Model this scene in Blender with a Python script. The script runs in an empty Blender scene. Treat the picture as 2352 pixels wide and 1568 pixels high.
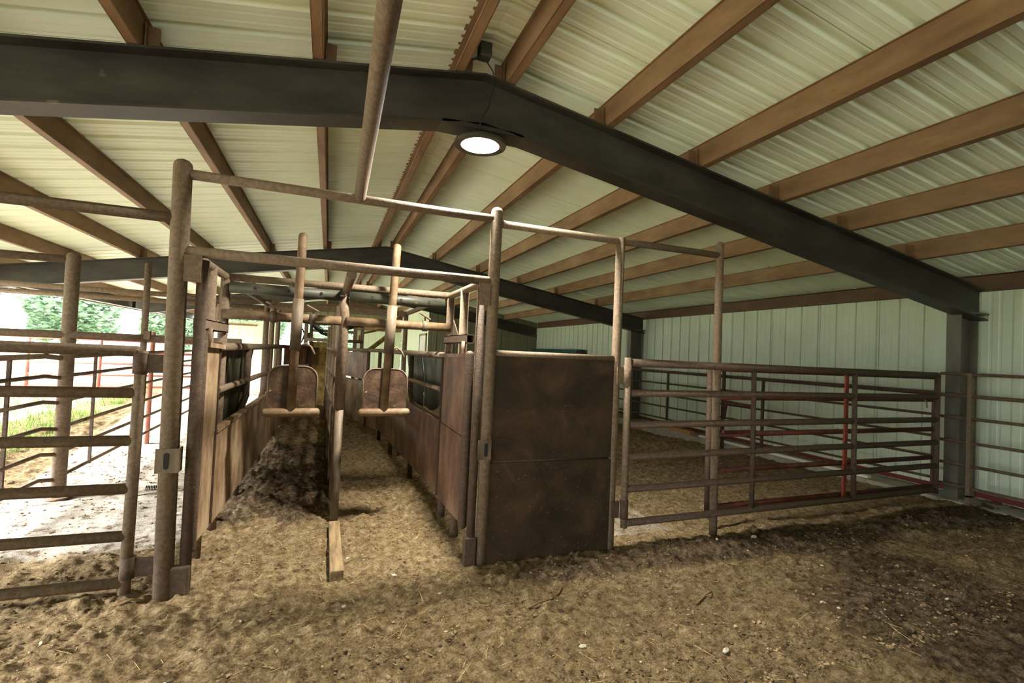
import bpy, bmesh, math, random
import numpy as np
from mathutils import Vector, Matrix, noise
random.seed(7)
rng = np.random.default_rng(7)
SC = bpy.context.scene
COL = SC.collection
PI = math.pi

# ------------------------------------------------------------------ camera, world, sun, exposure
RX = Vector((0.93495, -0.35230, 0.04480))      # camera right  (world)  -- filled from calibration
def make_camera():
    W, H, F = 2352.0, 1568.0, 1118.3
    c = Vector((W / 2, H / 2, 0))
    v1, v2 = (755.0, 793.0), (4150.0, 945.0)
    d1 = Vector((v1[0] - c.x, v1[1] - c.y, F)).normalized()   # barn axis (+Y) in camera space (x right, y down, z fwd)
    d2 = Vector((v2[0] - c.x, v2[1] - c.y, F)).normalized()   # across the barn (+X)
    d3 = -d1.cross(d2) if d1.cross(d2).y > 0 else d1.cross(d2)
    # rows of R map camera space to world: X = d2, Y = d1, Z = d3
    right = Vector((d2.x, d1.x, d3.x)); down = Vector((d2.y, d1.y, d3.y)); fwd = Vector((d2.z, d1.z, d3.z))
    cam = bpy.data.cameras.new('camera'); ob = bpy.data.objects.new('camera', cam); COL.objects.link(ob)
    m = Matrix((right, -down, -fwd)).transposed().to_4x4()
    m.translation = Vector((0, 0, 1.52))
    ob.matrix_world = m
    cam.sensor_width = 36.0; cam.lens = F / W * 36.0; cam.clip_start = 0.05; cam.clip_end = 400
    SC.camera = ob
make_camera()

wd = bpy.data.worlds.new('sky'); SC.world = wd; wd.use_nodes = True
nt = wd.node_tree; bgn = nt.nodes['Background']
bgn.inputs[0].default_value = (0.93, 0.97, 1.0, 1); bgn.inputs[1].default_value = 10.0
def sun():
    l = bpy.data.lights.new('sun', 'SUN'); l.energy = 26.0; l.angle = math.radians(12.0); l.color = (1, 0.98, 0.94)
    o = bpy.data.objects.new('sun', l); COL.objects.link(o)
    o.rotation_euler = Vector((1.90, 0.40, -1.0)).to_track_quat('-Z', 'Y').to_euler()
sun()
vs = SC.view_settings
vs.view_transform = 'Standard'; vs.look = 'None'; vs.exposure = 0.28; vs.gamma = 1.0; vs.use_curve_mapping = False
SC.cycles.use_denoising = True
SC.cycles.max_bounces = 8; SC.cycles.diffuse_bounces = 5; SC.cycles.glossy_bounces = 2
SC.cycles.sample_clamp_indirect = 6.0

# ------------------------------------------------------------------ materials
def srgb(r, g, b):
    f = lambda c: (c / 255 / 12.92) if c <= 10 else ((c / 255 + 0.055) / 1.055) ** 2.4
    return (f(r), f(g), f(b), 1)
MATS = {}
def mat(name, stops, scale=8.0, rough=0.7, metal=0.0, detail=6.0, bump=0.0, bscale=60.0, stretch=None, spec=0.3,
        spots=None, spot_scale=40, spot_cut=0.62, dist=0.0):
    """noise-mixed procedural surface; stops = [(pos, colour), ...]"""
    m = bpy.data.materials.new(name); m.use_nodes = True; n = m.node_tree.nodes; L = m.node_tree.links
    p = n['Principled BSDF']
    tc = n.new('ShaderNodeTexCoord'); mp = n.new('ShaderNodeMapping')
    if stretch: mp.inputs['Scale'].default_value = stretch
    L.new(tc.outputs['Object'], mp.inputs[0])
    nz = n.new('ShaderNodeTexNoise'); nz.inputs['Scale'].default_value = scale; nz.inputs['Detail'].default_value = detail
    nz.inputs['Roughness'].default_value = 0.62; nz.inputs['Distortion'].default_value = dist
    L.new(mp.outputs[0], nz.inputs['Vector'])
    cr = n.new('ShaderNodeValToRGB')
    while len(cr.color_ramp.elements) < len(stops): cr.color_ramp.elements.new(0.5)
    for e, (t, c) in zip(cr.color_ramp.elements, stops):
        e.position = t; e.color = c
    L.new(nz.outputs[0], cr.inputs[0])
    out = cr.outputs[0]
    if spots:
        n2 = n.new('ShaderNodeTexNoise'); n2.inputs['Scale'].default_value = spot_scale; n2.inputs['Detail'].default_value = 4
        L.new(tc.outputs['Object'], n2.inputs['Vector'])
        r2 = n.new('ShaderNodeValToRGB'); r2.color_ramp.elements[0].position = spot_cut; r2.color_ramp.elements[0].color = (0, 0, 0, 1)
        r2.color_ramp.elements[1].position = spot_cut + 0.06; r2.color_ramp.elements[1].color = (1, 1, 1, 1)
        L.new(n2.outputs[0], r2.inputs[0])
        mx = n.new('ShaderNodeMixRGB'); mx.inputs[2].default_value = spots
        L.new(r2.outputs[0], mx.inputs[0]); L.new(out, mx.inputs[1]); out = mx.outputs[0]
    L.new(out, p.inputs['Base Color'])
    p.inputs['Roughness'].default_value = rough; p.inputs['Metallic'].default_value = metal
    p.inputs['Specular IOR Level'].default_value = spec
    if bump > 0:
        nb = n.new('ShaderNodeTexNoise'); nb.inputs['Scale'].default_value = bscale; nb.inputs['Detail'].default_value = 5
        L.new(tc.outputs['Object'], nb.inputs['Vector'])
        b = n.new('ShaderNodeBump'); b.inputs['Strength'].default_value = bump; b.inputs['Distance'].default_value = 0.01
        L.new(nb.outputs[0], b.inputs['Height']); L.new(b.outputs[0], p.inputs['Normal'])
    MATS[name] = m
    return m
PIPE = mat('dusty_pipe', [(0.34, srgb(98, 81, 65)), (0.5, srgb(110, 93, 76)), (0.66, srgb(122, 106, 88))], 40, 0.75, bump=0.35, bscale=140,
           spots=srgb(148, 132, 108), spot_scale=170, spot_cut=0.66)
PIPE_D = mat('dark_pipe', [(0.34, srgb(68, 53, 43)), (0.52, srgb(78, 62, 50)), (0.68, srgb(92, 74, 60))], 34, 0.7, bump=0.4, bscale=110,
             spots=srgb(122, 102, 80), spot_scale=150, spot_cut=0.68)
PIPE_R = mat('red_pipe', [(0.35, srgb(60, 34, 28)), (0.65, srgb(98, 48, 36))], 9, 0.65, bump=0.2)
ORANGE = mat('orange_paint', [(0.35, srgb(92, 42, 28)), (0.62, srgb(140, 60, 36))], 14, 0.6)
WORN = mat('worn_steel', [(0.34, srgb(70, 60, 50)), (0.5, srgb(98, 85, 70)), (0.68, srgb(122, 106, 88))], 12, 0.6, 0.0, stretch=(1, 1, .25), bump=.2)
RUSTBAR = mat('rusty_slider', [(0.3, srgb(76, 59, 43)), (0.5, srgb(102, 80, 56)), (0.68, srgb(122, 106, 84))], 9, 0.65, bump=.2)
GALV = mat('dull_galvanised', [(0.34, srgb(40, 40, 32)), (0.55, srgb(62, 61, 50)), (0.7, srgb(84, 80, 66))], 6, 0.55, 0.0, stretch=(.3, 1, 1), spots=srgb(96, 72, 44), spot_scale=9, spot_cut=.64)
SHEET = mat('rust_sheet', [(0.36, srgb(38, 29, 21)), (0.48, srgb(52, 39, 28)), (0.56, srgb(60, 44, 32)), (0.66, srgb(74, 54, 39))], 3.6, 0.7, bump=0.35, bscale=35, dist=.6,
            spots=srgb(96, 78, 56), spot_scale=48, spot_cut=0.65)
SHEET_L = mat('tan_rust_sheet', [(0.36, srgb(108, 87, 66)), (0.5, srgb(138, 114, 88)), (0.64, srgb(162, 140, 112))], 4.0, 0.6, bump=0.2, stretch=(1, 1, .7),
              spots=srgb(84, 58, 38), spot_scale=14, spot_cut=0.69)
SHEET_R = mat('red_brown_sheet', [(0.36, srgb(84, 62, 49)), (0.5, srgb(116, 85, 68)), (0.64, srgb(140, 112, 92))], 4.0, 0.6, 0.0, bump=0.2, stretch=(1, 1, .7), spec=.5,
              spots=srgb(72, 50, 36), spot_scale=12, spot_cut=0.68)
PADDLE = mat('paddle_rust', [(0.36, srgb(46, 32, 22)), (0.5, srgb(66, 46, 33)), (0.66, srgb(88, 66, 48))], 8, 0.6, bump=.5, bscale=40, spots=srgb(176, 148, 96), spot_scale=22, spot_cut=.7)
RUBBER = mat('grey_mat', [(0.35, srgb(58, 62, 52)), (0.7, srgb(92, 96, 82))], 2.5, 0.6, stretch=(1, 1, .3), bump=.1)
MATD = mat('black_mat', [(0.35, srgb(34, 32, 26)), (0.7, srgb(84, 78, 60))], 2.5, 0.6, stretch=(2.5, 2.5, .3))
BEAM = mat('mill_black_steel', [(0.36, srgb(34, 31, 26)), (0.5, srgb(48, 45, 38)), (0.66, srgb(64, 60, 50))], 3.5, 0.48, 0.0, bump=.05, stretch=(.4, 1, 1), spec=.5,
           spots=srgb(96, 86, 68), spot_scale=5, spot_cut=.70)
COLUMN = mat('column_steel', [(0.3, srgb(72, 70, 60)), (0.7, srgb(104, 101, 88))], 4, .5, spec=.5, stretch=(1, 1, .4))
PURLIN = mat('red_oxide_purlin', [(0.3, srgb(108, 82, 57)), (0.5, srgb(128, 100, 72)), (0.7, srgb(146, 119, 89))], 5, 0.6, bump=.05, stretch=(1, .3, 1))
EAVE = mat('brown_eave', [(0.3, srgb(80, 60, 46)), (0.7, srgb(102, 78, 60))], 5, 0.6)
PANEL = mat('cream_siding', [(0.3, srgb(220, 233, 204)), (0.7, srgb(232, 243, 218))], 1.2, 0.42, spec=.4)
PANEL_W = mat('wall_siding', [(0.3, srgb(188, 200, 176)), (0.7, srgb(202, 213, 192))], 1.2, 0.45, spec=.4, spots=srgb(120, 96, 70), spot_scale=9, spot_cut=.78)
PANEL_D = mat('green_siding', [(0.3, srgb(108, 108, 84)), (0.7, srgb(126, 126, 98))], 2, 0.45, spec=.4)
TEAL = mat('teal_paint', [(0.3, srgb(38, 70, 64)), (0.7, srgb(50, 84, 78))], 5, 0.5)
CONC = mat('concrete', [(0.3, srgb(128, 122, 108)), (0.6, srgb(158, 152, 136)), (0.8, srgb(176, 170, 152))], 5, 0.9, bump=.3, bscale=50)
WOOD = mat('weathered_board', [(0.36, srgb(92, 76, 54)), (0.62, srgb(138, 117, 86))], 6, 0.85, stretch=(6, .6, 6), bump=.4, bscale=60)
PINE = mat('pine_board', [(0.3, srgb(150, 108, 66)), (0.7, srgb(186, 140, 92))], 6, 0.8, stretch=(6, .5, 6))
WHITE = mat('white_plastic', [(0.3, srgb(210, 206, 196)), (0.7, srgb(226, 224, 216))], 4, .5)
BLACK = mat('black_plastic', [(0.3, srgb(22, 22, 22)), (0.7, srgb(36, 36, 34))], 10, 0.4)
STONE = mat('pale_stone', [(0.3, srgb(150, 140, 122)), (0.7, srgb(200, 194, 180))], 14, 0.85, bump=.4, bscale=80)
CLOD = mat('clod', [(0.36, srgb(58, 46, 34)), (0.5, srgb(112, 92, 68)), (0.64, srgb(164, 142, 110))], 7, .95, bump=.5, bscale=150)
STONE_B = mat('brown_stone', [(0.3, srgb(104, 84, 60)), (0.7, srgb(150, 126, 92))], 14, 0.9, bump=.4, bscale=80)
STRAW = mat('straw', [(0.3, srgb(176, 146, 92)), (0.7, srgb(214, 190, 138))], 30, 0.7)
TWIG = mat('twig_bark', [(0.3, srgb(96, 74, 48)), (0.7, srgb(132, 106, 72))], 30, 0.9)
GRASS = mat('grass_blades', [(0.3, srgb(72, 104, 40)), (0.7, srgb(122, 150, 70))], 3, 0.8)
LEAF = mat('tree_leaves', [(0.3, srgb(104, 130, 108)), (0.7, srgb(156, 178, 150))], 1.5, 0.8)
BARK = mat('tree_bark', [(0.3, srgb(88, 72, 56)), (0.7, srgb(120, 102, 82))], 5, 0.9)
PINK = mat('faded_red_pipe', [(0.3, srgb(150, 88, 74)), (0.7, srgb(176, 116, 100))], 6, 0.7)
SQZ = mat('mud_caked_plate', [(0.3, srgb(96, 76, 40)), (0.55, srgb(150, 124, 70)), (0.8, srgb(178, 154, 96))], 12, 0.85, bump=.4)

def emission(name, col, s):
    m = bpy.data.materials.new(name); m.use_nodes = True; n = m.node_tree.nodes
    p = n['Principled BSDF']; p.inputs['Base Color'].default_value = (.9, .9, .9, 1)
    p.inputs['Emission Color'].default_value = col; p.inputs['Emission Strength'].default_value = s
    return m
LAMP = emission('lit_diffuser', (1, 0.98, 0.93, 1), 40.0)

def leafy(m, amt):
    n = m.node_tree.nodes; L = m.node_tree.links; p = n['Principled BSDF']; o = n['Material Output']
    t = n.new('ShaderNodeBsdfTranslucent'); mx = n.new('ShaderNodeMixShader'); mx.inputs[0].default_value = amt
    L.new(p.inputs['Base Color'].links[0].from_socket, t.inputs[0]); L.new(p.outputs[0], mx.inputs[1]); L.new(t.outputs[0], mx.inputs[2]); L.new(mx.outputs[0], o.inputs[0])
leafy(LEAF, .3); leafy(GRASS, .4)
def dirt_material():
    m = bpy.data.materials.new('soil'); m.use_nodes = True; n = m.node_tree.nodes; L = m.node_tree.links; p = n['Principled BSDF']
    tc = n.new('ShaderNodeTexCoord')
    def nz(scale, detail, rough=.6):
        x = n.new('ShaderNodeTexNoise'); x.inputs['Scale'].default_value = scale; x.inputs['Detail'].default_value = detail
        x.inputs['Roughness'].default_value = rough; L.new(tc.outputs['Object'], x.inputs['Vector']); return x
    def ramp(src, stops):
        r = n.new('ShaderNodeValToRGB')
        while len(r.color_ramp.elements) < len(stops): r.color_ramp.elements.new(.5)
        for e, (t, c) in zip(r.color_ramp.elements, stops): e.position = t; e.color = c
        L.new(src, r.inputs[0]); return r
    a = ramp(nz(15, 10, .8).outputs[0], [(0.37, srgb(88, 71, 50)), (0.46, srgb(142, 120, 88)), (0.54, srgb(172, 149, 113)), (0.64, srgb(204, 182, 146))])
    wet_dark = ramp(nz(16, 10, .75).outputs[0], [(0.38, srgb(54, 44, 33)), (0.46, srgb(92, 76, 58)), (0.54, srgb(120, 102, 80)), (0.64, srgb(152, 134, 110))])
    conc = ramp(nz(7, 9, .75).outputs[0], [(0.38, srgb(112, 92, 74)), (0.47, srgb(200, 188, 172)), (0.6, srgb(230, 223, 212))])
    fine = ramp(nz(105, 7, .85).outputs[0], [(0.38, (0.30, 0.27, 0.23, 1)), (0.47, (.88, .87, .85, 1)), (0.55, (1.0, 1.0, 1.0, 1)), (0.64, (1.4, 1.37, 1.3, 1))])
    at = n.new('ShaderNodeAttribute'); at.attribute_name = 'zone'
    sp = n.new('ShaderNodeSeparateColor'); L.new(at.outputs['Color'], sp.inputs[0])
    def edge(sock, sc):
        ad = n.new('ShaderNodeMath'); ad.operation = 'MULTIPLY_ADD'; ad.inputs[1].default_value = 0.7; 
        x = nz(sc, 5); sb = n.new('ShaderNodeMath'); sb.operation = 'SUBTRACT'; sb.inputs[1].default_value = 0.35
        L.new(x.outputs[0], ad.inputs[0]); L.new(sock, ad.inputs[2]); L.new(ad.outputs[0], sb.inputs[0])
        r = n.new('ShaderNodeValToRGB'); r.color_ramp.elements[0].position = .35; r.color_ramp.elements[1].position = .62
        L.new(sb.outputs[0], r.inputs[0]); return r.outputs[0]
    m1 = n.new('ShaderNodeMixRGB'); L.new(edge(sp.outputs[0], 11), m1.inputs[0]); L.new(a.outputs[0], m1.inputs[1]); L.new(wet_dark.outputs[0], m1.inputs[2])
    m2 = n.new('ShaderNodeMixRGB'); L.new(edge(sp.outputs[1], 16), m2.inputs[0]); L.new(m1.outputs[0], m2.inputs[1]); L.new(conc.outputs[0], m2.inputs[2])
    m3 = n.new('ShaderNodeMixRGB'); m3.blend_type = 'MULTIPLY'; m3.inputs[0].default_value = 1
    L.new(m2.outputs[0], m3.inputs[1]); L.new(fine.outputs[0], m3.inputs[2]); L.new(m3.outputs[0], p.inputs['Base Color'])
    p.inputs['Roughness'].default_value = .95; p.inputs['Specular IOR Level'].default_value = .1
    nb = nz(70, 8, .75); b = n.new('ShaderNodeBump'); b.inputs['Strength'].default_value = 1.0; b.inputs['Distance'].default_value = .035
    L.new(nb.outputs[0], b.inputs['Height']); L.new(b.outputs[0], p.inputs['Normal'])
    return m
SOIL = dirt_material()

# ------------------------------------------------------------------ mesh helpers
class MB:
    def __init__(s): s.v = []; s.f = []; s.smooth = []
    def add(s, vs, fs, smooth=False):
        b = len(s.v); s.v += [tuple(v) for v in vs]
        s.f += [tuple(i + b for i in f) for f in fs]; s.smooth += [smooth] * len(fs); return s
    def box(s, x0, x1, y0, y1, z0, z1):
        return s.add([(x, y, z) for x in (x0, x1) for y in (y0, y1) for z in (z0, z1)],
                     [(0, 1, 3, 2), (4, 6, 7, 5), (0, 4, 5, 1), (2, 3, 7, 6), (0, 2, 6, 4), (1, 5, 7, 3)])
    def bar(s, p0, p1, w, h, up=(0, 0, 1)):
        p0, p1 = Vector(p0), Vector(p1); d = (p1 - p0).normalized(); u = Vector(up)
        a = d.cross(u).normalized(); u = a.cross(d).normalized()
        vs = [p + a * (sx * w / 2) + u * (sz * h / 2) for p in (p0, p1) for sx, sz in ((-1, -1), (1, -1), (1, 1), (-1, 1))]
        return s.add(vs, [(0, 3, 2, 1), (4, 5, 6, 7), (0, 1, 5, 4), (1, 2, 6, 5), (2, 3, 7, 6), (3, 0, 4, 7)])
    def tube(s, pts, r, seg=14, dome0=False, dome1=False, cap=True):
        pts = [Vector(p) for p in pts]; n = len(pts)
        rs = r if isinstance(r, (list, tuple)) else [r] * n
        rings = []
        d0 = (pts[1] - pts[0]).normalized()
        a = d0.cross(Vector((0, 0, 1))); a = a if a.length > 1e-3 else Vector((1, 0, 0)); a.normalize()
        def ring(c, a, b, r): return [c + a * (r * math.cos(2 * PI * k / seg)) + b * (r * math.sin(2 * PI * k / seg)) for k in range(seg)]
        seq = []
        for i, p in enumerate(pts):
            if i == 0: d = d0
            elif i == n - 1: d = (pts[-1] - pts[-2]).normalized()
            else: d = ((pts[i + 1] - p).normalized() + (p - pts[i - 1]).normalized()).normalized()
            a = (a - d * a.dot(d)).normalized(); b = d.cross(a)
            seq.append((p, d, a.copy(), b, rs[i]))
        if dome0:
            p, d, a0, b, r_ = seq[0]
            for t in (.97, .75, .4): rings.append(ring(p - d * r_ * .8 * math.sin(math.acos(math.sqrt(1 - t * t))), a0, b, r_ * math.sqrt(max(0.01, 1 - t * t))))
        for p, d, a0, b, r_ in seq: rings.append(ring(p, a0, b, r_))
        if dome1:
            p, d, a0, b, r_ = seq[-1]
            for t in (.4, .75, .97): rings.append(ring(p + d * r_ * .8 * t, a0, b, r_ * math.sqrt(max(0.01, 1 - t * t))))
        vs = [v for rg in rings for v in rg]; fs = []
        for i in range(len(rings) - 1):
            for k in range(seg):
                k2 = (k + 1) % seg
                fs.append((i * seg + k, i * seg + k2, (i + 1) * seg + k2, (i + 1) * seg + k))
        s.add(vs, fs, True)
        if cap:
            b0 = len(s.v) - len(vs)
            s.f.append(tuple(b0 + k for k in reversed(range(seg)))); s.smooth.append(False)
            s.f.append(tuple(b0 + (len(rings) - 1) * seg + k for k in range(seg))); s.smooth.append(False)
        return s
    def prism(s, poly, p0, ax, ay, az, t):
        """extrude the 2-D polygon (u along ax, v along ay) by t along az"""
        p0, ax, ay, az = Vector(p0), Vector(ax), Vector(ay), Vector(az); n = len(poly)
        vs = [p0 + ax * u + ay * v for u, v in poly] + [p0 + ax * u + ay * v + az * t for u, v in poly]
        return s.add(vs, [tuple(reversed(range(n))), tuple(range(n, 2 * n))] + [(k, (k + 1) % n, n + (k + 1) % n, n + k) for k in range(n)])

def mesh_object(name, mb, m, parent=None, bevel=0.0):
    off = Vector(parent_loc(parent)) if parent else Vector((0, 0, 0))
    me = bpy.data.meshes.new(name)
    me.from_pydata([(x - off.x, y - off.y, z - off.z) for x, y, z in mb.v], [], mb.f)
    me.polygons.foreach_set('use_smooth', mb.smooth); me.update()
    me.materials.append(m)
    o = bpy.data.objects.new(name, me); COL.objects.link(o)
    if parent: o.parent = parent
    if bevel:
        bv = o.modifiers.new('edge', 'BEVEL'); bv.width = bevel; bv.segments = 2; bv.limit_method = 'ANGLE'
    return o
def parent_loc(o):
    v = Vector((0, 0, 0))
    while o: v = v + Vector(o.location); o = o.parent
    return v
def tag(o, label=None, cat=None, group=None, kind=None):
    if label: o['label'] = label
    if cat: o['category'] = cat
    if group: o['group'] = group
    if kind: o['kind'] = kind
    return o
def thing(name, label, cat, loc=(0, 0, 0), group=None):
    o = bpy.data.objects.new(name, None); COL.objects.link(o); o.location = loc; o.empty_display_size = .1
    return tag(o, label, cat, group)
def structure(name, mb, m, label=None):
    o = mesh_object(name, mb, m); return tag(o, label, None, None, 'structure')
def T(*a, **k): return MB().tube(*a, **k)
def B(*a): return MB().box(*a)
def vpipe(x, y, z0, z1, r, dome=True): return T([(x, y, z0), (x, y, z1 - (r * .8 if dome else 0))], r, dome1=dome)
def xpipe(x0, x1, y, z, r): return T([(x0, y, z), (x1, y, z)], r)
def ypipe(x, y0, y1, z, r): return T([(x, y0, z), (x, y1, z)], r)

# ------------------------------------------------------------------ setting: ground
RIDGE_X, RIDGE_Z, SLOPE = 1.01, 3.62, 1 / 6.0         # top of the rafters at the ridge
XR, XL = 7.50, -5.90                                   # inner face of the right wall, left eave
FRAMES = (3.58, 10.42, 17.26, 24.10)
def rz(x): return RIDGE_Z - SLOPE * abs(x - RIDGE_X)   # top of rafter
def sstep(a, b, t):
    t = np.clip((t - a) / (b - a), 0, 1); return t * t * (3 - 2 * t)
def base_height(x, y):
    h = np.zeros_like(x)
    pen = sstep(1.15, 1.5, x) * sstep(3.4, 3.75, y)
    h -= pen * (0.03 + 0.022 * np.clip(y - 3.7, 0, 9))
    h += 0.07 * np.exp(-((y - 3.16 - 0.02 * np.sin(x * 3)) / 0.15) ** 2) * sstep(1.1, 1.9, x) * (1 - sstep(5.8, 7, x)) * (0.6 + .4 * np.sin(x * 2.3 + 1))
    lane_l = sstep(-0.95, -.6, x) * (1 - sstep(0.0, .12, x))
    h += lane_l * (0.05 * sstep(4.3, 5.3, y) + 0.28 * sstep(6.0, 9.5, y)) * 1.0
    lane_r = sstep(0.12, .25, x) * (1 - sstep(1.0, 1.25, x))
    h -= lane_r * 0.06 * sstep(5.0, 7.0, y)
    h -= 0.05 * sstep(-1.2, -1.6, x) * 0
    h += 0.05 * sstep(0.5, 3.0, -(x + 2.3)) * 0
    return h
def fbm(x, y, s, seed):
    return np.array([noise.noise((a * s, b * s, seed)) for a, b in zip(x, y)])
def make_floor():
    xs = np.concatenate([np.arange(-12, -4, .25), np.arange(-4, -1.6, .03), np.arange(-1.6, 4.2, .0125), np.arange(4.2, 7.55, .02), [7.6, 8.0]])
    ys = [-9.0]
    while ys[-1] < 40:
        y = ys[-1]
        if y < 0.8: d = .4
        elif y < 1.3: d = .06
        else: d = max(0.011, 0.0045 * y * (y / 3.0) ** .8)
        ys.append(y + min(d, .6))
    ys = np.array(ys)
    X, Y = np.meshgrid(xs, ys); x = X.ravel(); y = Y.ravel()
    h = base_height(x, y)
    slab = (1 - sstep(-1.0, -.8, x)) * sstep(-0.2, 0.2, x + 2.66 + 0.155 * (y - 5.7)) * sstep(3.9, 4.6, y)
    slabR = sstep(2.05, 2.2, x) * (1 - sstep(3.0, 3.15, x)) * sstep(3.55, 3.7, y) * (1 - sstep(4.55, 4.7, y))
    rough = 1 - .72 * slab - .7 * slabR * .9
    n1 = fbm(x, y, .9, 1.3); n2 = fbm(x, y, 3.1, 5.1); n3 = fbm(x, y, 8.5, 9.7); n4 = fbm(x, y, 19., 3.3); n5 = fbm(x, y, 41., 7.7)
    furrow = np.sin((x * .62 + y * 1.0) * 19 + n1 * 5) * sstep(2.6, 4.5, x) * (1 - sstep(3.2, 4.2, y))
    clod = np.clip(n3 - .12, 0, 1) * 1.5 + np.clip(n4 - .1, 0, 1) * .8
    near = y < 7.5
    vo = np.zeros((2, len(x)))
    for k, sc in enumerate((9.0, 21.0)):
        vo[k, near] = [noise.voronoi((a * sc, b * sc * 1.15, 4.4 + k))[0][0] for a, b in zip(x[near], y[near])]
    lump = np.clip(.42 - vo[0], 0, 1) * sstep(-.1, .25, n2) * .055 + np.clip(.40 - vo[1], 0, 1) * sstep(-.15, .2, n3) * .032
    h += rough * lump
    n6 = fbm(x, y, 78., 2.2)
    h += rough * .006 * n6
    h += rough * (0.030 * n1 + 0.018 * n2 + .011 * n3 + .012 * n4 + .011 * n5 + .024 * clod * (0.6 + n2) + .007 * furrow)
    wetlane = sstep(-0.95, -.7, x) * (1 - sstep(0.0, .15, x)) * sstep(4.35, 4.75, y + .25 * n2) * (1 - sstep(6.6, 8.0, y))
    h += wetlane * (.03 + .03 * n3 + .02 * n4)
    darkberm = np.exp(-((y - 3.12) / .17) ** 2) * sstep(1.1, 1.4, x) * (1 - sstep(6.2, 7.2, x))  # soil colour set darker along the berm before the gate
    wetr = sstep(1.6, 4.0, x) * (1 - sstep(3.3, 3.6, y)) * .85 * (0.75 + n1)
    wetpen = sstep(1.4, 1.9, x) * sstep(4.9, 5.3, y) * (1 - sstep(6.8, 7.6, y)) * .5
    laner = sstep(0.15, .3, x) * (1 - sstep(.9, 1.2, x)) * sstep(5.4, 6.2, y) * .35  # right lane soil set darker in patches
    wet_dark = np.clip(wetlane + .9 * darkberm + wetr + wetpen + laner, 0, 1)
    nx, ny = len(xs), len(ys)
    i = np.arange(nx * ny).reshape(ny, nx)
    q = np.stack([i[:-1, :-1], i[:-1, 1:], i[1:, 1:], i[1:, :-1]], -1).reshape(-1, 4)
    me = bpy.data.meshes.new('floor')
    me.vertices.add(nx * ny); me.vertices.foreach_set('co', np.stack([x, y, h], -1).ravel())
    me.loops.add(q.size); me.loops.foreach_set('vertex_index', q.ravel())
    me.polygons.add(len(q)); me.polygons.foreach_set('loop_start', np.arange(0, q.size, 4)); me.polygons.foreach_set('loop_total', np.full(len(q), 4))
    me.update(calc_edges=True); me.polygons.foreach_set('use_smooth', np.ones(len(q), bool))
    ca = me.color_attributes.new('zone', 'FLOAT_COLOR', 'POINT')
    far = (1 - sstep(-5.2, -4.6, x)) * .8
    ca.data.foreach_set('color', np.stack([wet_dark, np.clip(slab * 1.0 + slabR * .5 + far, 0, 1), np.zeros_like(x), np.ones_like(x)], -1).ravel())
    me.materials.append(SOIL)
    o = bpy.data.objects.new('floor', me); COL.objects.link(o); tag(o, kind='structure')
    return xs, ys, h.reshape(ny, nx)
FX, FY, FH = make_floor()
def ground(x, y):
    i = int(np.clip(np.searchsorted(FX, x) - 1, 0, len(FX) - 2)); j = int(np.clip(np.searchsorted(FY, y) - 1, 0, len(FY) - 2))
    tx = (x - FX[i]) / (FX[i + 1] - FX[i]); ty = (y - FY[j]) / (FY[j + 1] - FY[j])
    return float((FH[j, i] * (1 - tx) + FH[j, i + 1] * tx) * (1 - ty) + (FH[j + 1, i] * (1 - tx) + FH[j + 1, i + 1] * tx) * ty)

# ------------------------------------------------------------------ setting: siding, roof, walls
def rib_profile(a, b, seams=True, wall=False):
    """offset of ribbed sheet metal along t: list of (t, offset), offset goes away from the viewer"""
    out = []; t = a; k = 0
    P = .305
    while t < b:
        pts = [(0, 0), (.024, .032), (.052, .032), (.076, 0)]
        if wall: pts = [(0, 0), (.007, .022), (.027, .022), (.034, 0)]
        pts += [(.120, 0), (.130, .004), (.150, .004), (.160, 0), (.212, 0), (.222, .004), (.242, .004), (.252, 0)]
        if seams and k % 3 == 0: pts += [(.284, 0), (.2845, .03), (.2915, .03), (.292, 0)]
        out += [(t + u, o) for u, o in pts if t + u < b]
        t += P; k += 1
    out.append((b, 0)); return out
def wall_x(name, x, y0, y1, z0, z1, m, sgn=1):
    """ribbed wall in a plane of constant x"""
    pr = rib_profile(y0, y1, wall=True); mb = MB(); vs = []
    top = z1 if callable(z1) else (lambda t: z1)
    for t, o in pr: vs += [(x + sgn * o, t, z0), (x + sgn * o, t, top(t))]
    mb.add(vs, [(2 * i, 2 * i + 2, 2 * i + 3, 2 * i + 1) for i in range(len(pr) - 1)])
    return mb
def wall_y(y, x0, x1, z0, ztop, sgn=1):
    pr = rib_profile(x0, x1, wall=True); mb = MB(); vs = []
    for t, o in pr: vs += [(t, y + sgn * o, z0), (t, y + sgn * o, ztop(t))]
    mb.add(vs, [(2 * i, 2 * i + 2, 2 * i + 3, 2 * i + 1) for i in range(len(pr) - 1)])
    return mb
Y0, Y1 = -12.0, 24.4
rf = MB(); pr = rib_profile(Y0, Y1)
for xa, xb in ((RIDGE_X, XR + .25), (RIDGE_X, XL)):
    vs = []
    for t, o in pr:
        vs += [(xa, t, rz(xa) + .205 + o), (xb, t, rz(xb) + .205 + o)]
    rf.add(vs, [(2 * i, 2 * i + 2, 2 * i + 3, 2 * i + 1) for i in range(len(pr) - 1)])
structure('ceiling', rf, PANEL)
structure('wall_right', wall_x('wall_right', XR, Y0, Y1, -.1, 2.78, PANEL_W), PANEL_W)
tb = MB(); tb.box(XR - .035, XR - .002, Y0, 17.2, .03, .085); structure('baseboard_right', tb, mat('oxide_angle', [(0.3, srgb(92, 36, 30)), (0.7, srgb(112, 46, 38))], 6, .7))
cb = MB(); cb.box(7.02, XR + .1, -1.0, 17.2, -.45, .012); structure('trim_1', cb, CONC)
structure('wall_left_added', wall_x('wall_left_added', XL, Y0, -4.0, -.1, 2.6, PANEL_D, -1), PANEL_D)  # added wall out of view, cuts daylight from behind on this side
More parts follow.
